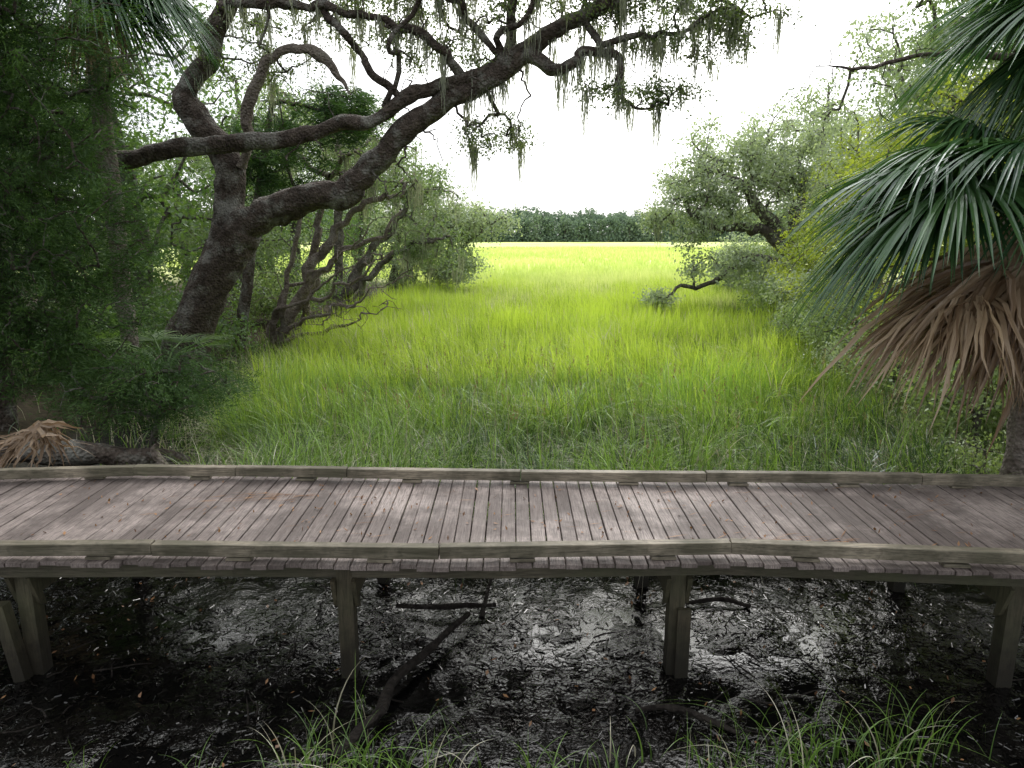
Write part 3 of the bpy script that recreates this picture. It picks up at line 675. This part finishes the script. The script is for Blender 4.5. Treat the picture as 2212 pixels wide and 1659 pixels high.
M=Mesh()
for i in range(80):
    x=rng.uniform(-6,6); y=rng.uniform(5.0,8.4); a=rng.random()*3.14; L=rng.uniform(.12,.5); d=np.array([math.cos(a),math.sin(a)])
    P=[(x+d[0]*L*q+rng.normal()*.015,y+d[1]*L*q+rng.normal()*.015,float(gz(x,y))+.025+.02*rng.random()) for q in (-.5,-.15,.2,.5)]
    limb(M,P,[.009,.008,.006,.003],0,5,.1,3)
M.build('scattered_sticks',[M_wet])
M=Mesh()
b=limb(M,[(11.5,14.5,7.6),(9.5,14.3,7.3),(8.0,14,7.25),(7,14,7.05),(6.2,14,6.95),(5.6,13.9,7.0)],[.09,.07,.05,.035,.025,.008],0,7,.2,7,.08)
at=b[14:][rng.integers(0,len(b)-14,30)]+rng.normal(size=(30,3))*[.4,.3,.3]
grow(M,[b[8:]],at,r0=.006,wig=.18,maxr=.02,step=.12,sides=4)
M.build('bare_branch',[M_bark])
M=Mesh()
ls=[limb(M,[(-8.3,24,0.2),(-7.0+dx,23.6,1.2+dz),(-5.2+dx,23,1.8+dz*1.5),(-3.9+dx,22.6,2.6+dz*2)],[.10,.07,.045,.015],0,7,.25,8,.2) for dx,dz in ((0,0),(.3,.5),(-.4,.9),(-.2,-.45),(-.9,.3))]
at=np.vstack([l[8:][rng.integers(0,len(l)-8,40)]+rng.normal(size=(40,3))*[.7,.5,.45] for l in ls])
grow(M,ls,at,r0=.009,wig=.22,maxr=.03,step=.2,sides=4)
M.build('dead_fallen_tree',[M_dead])

# ------------------------------------------------------------------ grass
def blades(M,x,y,h,w,lean,seg,mat,var,z=None,dirx=None,grad=.5):
    n=len(x); z=gz(x,y) if z is None else z
    th=rng.random(n)*2*np.pi if dirx is None else dirx
    dx,dy=np.cos(th),np.sin(th)
    ph=rng.random(n)*2*np.pi; ux,uy=np.cos(ph),np.sin(ph)
    t=np.linspace(0,1,seg+1)
    off=lean[:,None]*h[:,None]*t[None,:]**2
    zz=h[:,None]*(t[None,:]-np.minimum(lean,1.1)[:,None]*.62*t[None,:]**3)
    ww=w[:,None]*np.maximum((1-t)**.75,.04)[None,:]*.5
    P=np.zeros((n,seg+1,2,3))
    for s,sg in ((0,-1),(1,1)):
        P[:,:,s,0]=x[:,None]+dx[:,None]*off+sg*ux[:,None]*ww
        P[:,:,s,1]=y[:,None]+dy[:,None]*off+sg*uy[:,None]*ww
        P[:,:,s,2]=z[:,None]+zz
    b=np.arange(n)[:,None]*(seg+1)*2+np.arange(seg)[None,:]*2
    Q=np.stack([b,b+1,b+3,b+2],-1).reshape(-1,4)
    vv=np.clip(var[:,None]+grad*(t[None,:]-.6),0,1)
    M.add(P.reshape(-1,3),Q,np.repeat(vv.reshape(-1),2),mat,False)
def scatter(n,y0,y1,pad=0):
    y=y0+(y1-y0)*rng.random(n); a=left_edge(y)-pad;b=right_edge(y)+pad
    return a+(b-a)*rng.random(n),y
M=Mesh()
def field(n,y0,y1,h0,h1,w,seg,mat,l0,l1,pad=0,v0=0,v1=1,clump=0,lp=1.6,cr=.07,fs=.55,hv=.9):
    if clump:
        cx,cy=scatter(n//clump,y0,y1,pad); x=np.repeat(cx,clump)+rng.normal(size=len(cx)*clump)*cr; y=np.repeat(cy,clump)+rng.normal(size=len(cx)*clump)*cr
        cv=np.repeat(rng.normal(size=len(cx))*.16,clump); chh=np.repeat(.7+.6*rng.random(len(cx)),clump)
    else:
        x,y=scatter(n,y0,y1,pad); cv=0; chh=1; cx,cy=x,y
    n=len(x)
    f=fbm(x*fs+9,y*fs*.8,3); f2=fbm(x*fs*2.6+31,y*fs*2.2+7,2)
    # wind-lodged swirls: blades of one tussock bend together
    th=np.repeat(9*fbm(cx*.4+60,cy*.4+60,2)+rng.normal(size=len(cx))*.8,clump if clump else 1)+rng.normal(size=n)*.7
    h=(h0+(h1-h0)*rng.random(n))*(1+hv*(f-.44)+.5*(f2-.38))*chh
    # tree shade near the walkway put into blade tone; right margin also darker
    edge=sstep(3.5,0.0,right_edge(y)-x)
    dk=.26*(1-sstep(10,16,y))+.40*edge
    lean=l0+(l1-l0)*rng.random(n)**lp
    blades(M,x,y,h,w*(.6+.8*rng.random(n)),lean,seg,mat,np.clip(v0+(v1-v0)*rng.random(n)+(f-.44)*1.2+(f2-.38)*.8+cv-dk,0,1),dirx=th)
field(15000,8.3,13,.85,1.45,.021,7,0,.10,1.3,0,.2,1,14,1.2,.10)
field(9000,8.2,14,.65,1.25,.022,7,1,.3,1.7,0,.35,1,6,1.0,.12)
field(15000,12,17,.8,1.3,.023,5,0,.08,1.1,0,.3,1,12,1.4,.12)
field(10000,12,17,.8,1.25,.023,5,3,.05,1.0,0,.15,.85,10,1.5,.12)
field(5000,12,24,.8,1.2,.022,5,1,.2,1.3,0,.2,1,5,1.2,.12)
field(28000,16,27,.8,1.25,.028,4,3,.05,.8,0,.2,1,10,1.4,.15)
field(46000,24,48,.8,1.25,.042,3,3,.03,.6,.3,.45,1,8,1.5,.2,.4)
field(5000,23,45,.9,1.2,.035,3,1,.03,.6,.3,.3,1)
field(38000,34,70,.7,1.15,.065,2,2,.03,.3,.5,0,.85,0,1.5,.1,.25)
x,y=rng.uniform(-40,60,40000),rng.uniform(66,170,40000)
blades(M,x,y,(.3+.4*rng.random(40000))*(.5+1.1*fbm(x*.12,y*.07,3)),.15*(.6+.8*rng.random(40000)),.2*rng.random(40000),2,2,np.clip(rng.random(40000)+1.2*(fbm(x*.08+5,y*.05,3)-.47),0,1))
# tall ragged rushes in loose stands just behind the walkway
n=1500; cx=rng.uniform(-3.4,6.2,60); cy=8.5+5.5*rng.random(60)**1.3; ci=rng.integers(0,60,n)
x=cx[ci]+rng.normal(size=n)*.28; y=np.maximum(cy[ci]+rng.normal(size=n)*.28,8.3); hh=(1.15+.75*rng.random(60))[ci]*(.75+.4*rng.random(n))
blades(M,x,y,hh,np.full(n,.026),rng.uniform(.05,1.2,n),9,0,.15+rng.random(n)*.75)
# seed stalks
n=110; x=rng.uniform(-3.0,6.0,n); y=8.6+6*rng.random(n); hh=rng.uniform(1.3,2.0,n); ln=rng.uniform(.02,.22,n); th=rng.random(n)*6.28
blades(M,x,y,hh,np.full(n,.014),ln,6,1,rng.random(n)*.5,dirx=th)
tip=np.stack([x+np.cos(th)*ln*hh*.95,y+np.sin(th)*ln*hh*.95,gz(x,y)+hh*(1-ln*.55)],-1)
c=np.repeat(tip,14,0)+rng.normal(size=(n*14,3))*[.012,.012,.07]
V,Q=leaves(c,.05,.012,axis=np.array([0,0,1.])[None,:]*np.ones((n*14,1)),spread=.4); M.add(V,Q,np.repeat(rng.random(n*14),4),4)
M.build('marsh_grass',[M_grass,M_straw,M_grassfar,M_grassmid,M_seed])
M=Mesh()
for cx,cy,sx,sy,n,hh in ((6.2,11.5,1.3,2.5,5500,.8),(8.8,16,1.3,4,7000,.9),(10.8,24,1.3,4,5000,1.0),(13,33,1.4,5,5000,1.1),(-6.6,20,1,4,4000,.8),(6.9,9.3,1.2,.8,2500,.45),(-4.4,12.5,.8,2.5,2500,.8)):
    x=cx+rng.normal(size=n)*sx; y=cy+rng.normal(size=n)*sy; k=y>8.3; x=x[k];y=y[k];n=len(x)
    mt=rng.random(n)<.35
    for q,mi in ((~mt,0),(mt,1)):
        c=q.sum(); blades(M,x[q],y[q],hh*(.5+.7*rng.random(c)),(.010+.0008*cy)*(.6+.8*rng.random(c)),.1+1.1*rng.random(c)**1.5,5,mi,.15+rng.random(c)*.7)
M.build('bank_grass',[M_grass,M_straw])
M=Mesh()
def clump(cx,cy,n,r,h):
    x=cx+rng.normal(size=n)*r; y=cy+rng.normal(size=n)*r*.6
    st=rng.random(n)<.12
    for q,mi in ((~st,0),(st,1)):
        c=q.sum()
        if c: blades(M,x[q],y[q],h*(.45+.75*rng.random(c)),.013*(.6+.7*rng.random(c)),.2+1.1*rng.random(c)**1.2,9,mi,.2+rng.random(c)*.8)
for cx,cy,n,r,h in ((-1.5,4.55,50,.16,.58),(-1.15,4.6,45,.16,.62),(-.75,4.5,40,.18,.55),(-.3,4.45,32,.18,.48),(.2,4.45,28,.2,.45),(.6,4.5,20,.18,.45),
                    (1.6,4.6,34,.2,.5),(2.1,4.7,50,.2,.75),(2.6,4.7,42,.22,.6),(3.0,4.8,40,.22,.65),(-3.2,4.5,14,.08,.45),(-2.3,4.45,16,.1,.4),(-1.3,5.0,8,.15,.85),(1.3,4.8,14,.3,.45),(3.3,5.0,20,.2,.5)):
    clump(cx,cy,n,r,h)
M.build('grass_tufts',[M_tuft,M_straw])

# ------------------------------------------------------------------ litter
M=Mesh(); n=40000
x=rng.uniform(-7.5,7.5,n); y=4.0+5.2*rng.random(n)
k=fbm(x*.9+3,y*.9,3)+.22*rng.random(n)>.44; x=x[k];y=y[k]; n=len(x)
a=rng.random(n)*np.pi; L=.012+.04*rng.random(n)**1.6; W=.0025+.0035*rng.random(n)
z=np.maximum(gz(x,y),WZ)+.005; tl=rng.normal(size=n)*.10
ax=np.stack([np.cos(a),np.sin(a),tl],-1); bx=np.stack([-np.sin(a),np.cos(a),rng.normal(size=n)*.28],-1)
C=np.stack([x,y,z],-1)
V=np.stack([C-ax*L[:,None]-bx*W[:,None],C+ax*L[:,None]-bx*W[:,None],C+ax*L[:,None]+bx*W[:,None],C-ax*L[:,None]+bx*W[:,None]],1).reshape(-1,3)
M.add(V,np.arange(4*n).reshape(-1,4),np.repeat(rng.random(n)**3,4),0)
M.build('reed_debris',[M_debris])
M=Mesh(); n=240
x=rng.uniform(-6,6,n); y=rng.uniform(4.2,8.5,n); C=np.stack([x,y,np.maximum(gz(x,y),WZ)+.02],-1)
V,Q=leaves(C,.055,.026,upb=2); M.add(V,Q,np.repeat(rng.random(n),4))
n=320; x=rng.uniform(-5,5.5,n); f=rng.random(n); y=ny_(x)+.1+f*(fy_(x)-ny_(x)-.25)
C=np.stack([x,y,np.full(n,DZ+.014)],-1); V,Q=leaves(C,.05,.022,upb=6); M.add(V,Q,np.repeat(rng.random(n),4))
n=160; x=np.r_[rng.normal(2.5,.3,60),rng.normal(-2.6,.45,60),rng.uniform(-4,5,40)]; y=np.r_[rng.normal(6.15,.08,60),7.3+.25*(rng.random(60)-.5),rng.uniform(6,7.6,40)]
C=np.stack([x,y,np.full(n,DZ+.010)],-1); V,Q=leaves(C,.2,.009,upb=12,axis=np.array([1,.3,0.])[None,:]*np.ones((n,1)),spread=.22)
V[:,2]=DZ+.012; M.add(V,Q,np.repeat(rng.random(n),4))
M.build('fallen_leaves',[M_litter])

# ------------------------------------------------------------------ distant treeline
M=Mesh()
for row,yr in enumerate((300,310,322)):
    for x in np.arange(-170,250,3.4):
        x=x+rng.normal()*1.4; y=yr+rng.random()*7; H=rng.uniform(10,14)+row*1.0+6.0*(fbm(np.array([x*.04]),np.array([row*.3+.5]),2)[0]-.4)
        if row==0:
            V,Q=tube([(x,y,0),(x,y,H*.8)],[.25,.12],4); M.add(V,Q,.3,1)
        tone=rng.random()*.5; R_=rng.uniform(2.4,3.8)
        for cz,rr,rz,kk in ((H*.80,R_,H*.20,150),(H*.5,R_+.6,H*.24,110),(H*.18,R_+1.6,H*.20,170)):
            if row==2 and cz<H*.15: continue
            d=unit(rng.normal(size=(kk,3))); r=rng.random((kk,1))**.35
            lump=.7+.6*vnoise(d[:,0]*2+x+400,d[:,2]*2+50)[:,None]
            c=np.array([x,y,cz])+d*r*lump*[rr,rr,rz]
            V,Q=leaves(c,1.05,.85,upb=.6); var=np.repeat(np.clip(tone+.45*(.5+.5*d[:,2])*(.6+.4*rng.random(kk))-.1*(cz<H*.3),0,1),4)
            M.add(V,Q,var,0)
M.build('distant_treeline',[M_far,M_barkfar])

# ------------------------------------------------------------------ light
SE,SA=math.radians(44),math.radians(10)
sdir=(math.sin(SA)*math.cos(SE),math.cos(SA)*math.cos(SE),math.sin(SE))
w=bpy.data.worlds.new('World'); scene.world=w; w.use_nodes=True; nt=w.node_tree; nt.nodes.clear()
sk=N(nt,'ShaderNodeTexSky'); sk.sky_type='NISHITA'; sk.sun_disc=False; sk.sun_elevation=SE; sk.sun_rotation=SA
sk.dust_density=2; sk.air_density=1.0; sk.ozone_density=1
# veil of thin bright cloud over the clear-sky model, brightest around the hidden sun
tc=N(nt,'ShaderNodeTexCoord'); dt=N(nt,'ShaderNodeVectorMath',operation='DOT_PRODUCT'); nt.links.new(tc.outputs['Generated'],dt.inputs[0]); dt.inputs[1].default_value=sdir
gl=N(nt,'ShaderNodeMapRange'); gl.interpolation_type='SMOOTHSTEP'; nt.links.new(dt.outputs['Value'],gl.inputs[0]); gl.inputs[1].default_value=.70; gl.inputs[2].default_value=1.0
veil=mixc(nt,gl.outputs[0],(9.2,9.4,9.6),(36,35.5,34.5))
c=mixc(nt,.85,sk.outputs[0],veil)
bg=N(nt,'ShaderNodeBackground'); nt.links.new(c,bg.inputs[0]); bg.inputs[1].default_value=.15
o=N(nt,'ShaderNodeOutputWorld'); nt.links.new(bg.outputs[0],o.inputs[0])
sl=bpy.data.lights.new('sun','SUN'); sl.energy=1.5; sl.angle=math.radians(20); sl.color=(1,.97,.92)
so=bpy.data.objects.new('sun',sl); scene.collection.objects.link(so)
so.rotation_euler=Vector(sdir).to_track_quat('Z','Y').to_euler(); so.location=(5,10,30)
scene.view_settings.view_transform='Standard'; scene.view_settings.look='None'; scene.view_settings.exposure=0

cam=bpy.data.cameras.new('camera'); co=bpy.data.objects.new('camera',cam); scene.collection.objects.link(co)
co.location=(0,0,4); co.rotation_euler=(math.radians(90-11.9),0,0); cam.sensor_width=36; cam.lens=25; cam.clip_end=4000; cam.clip_start=.05
scene.camera=co
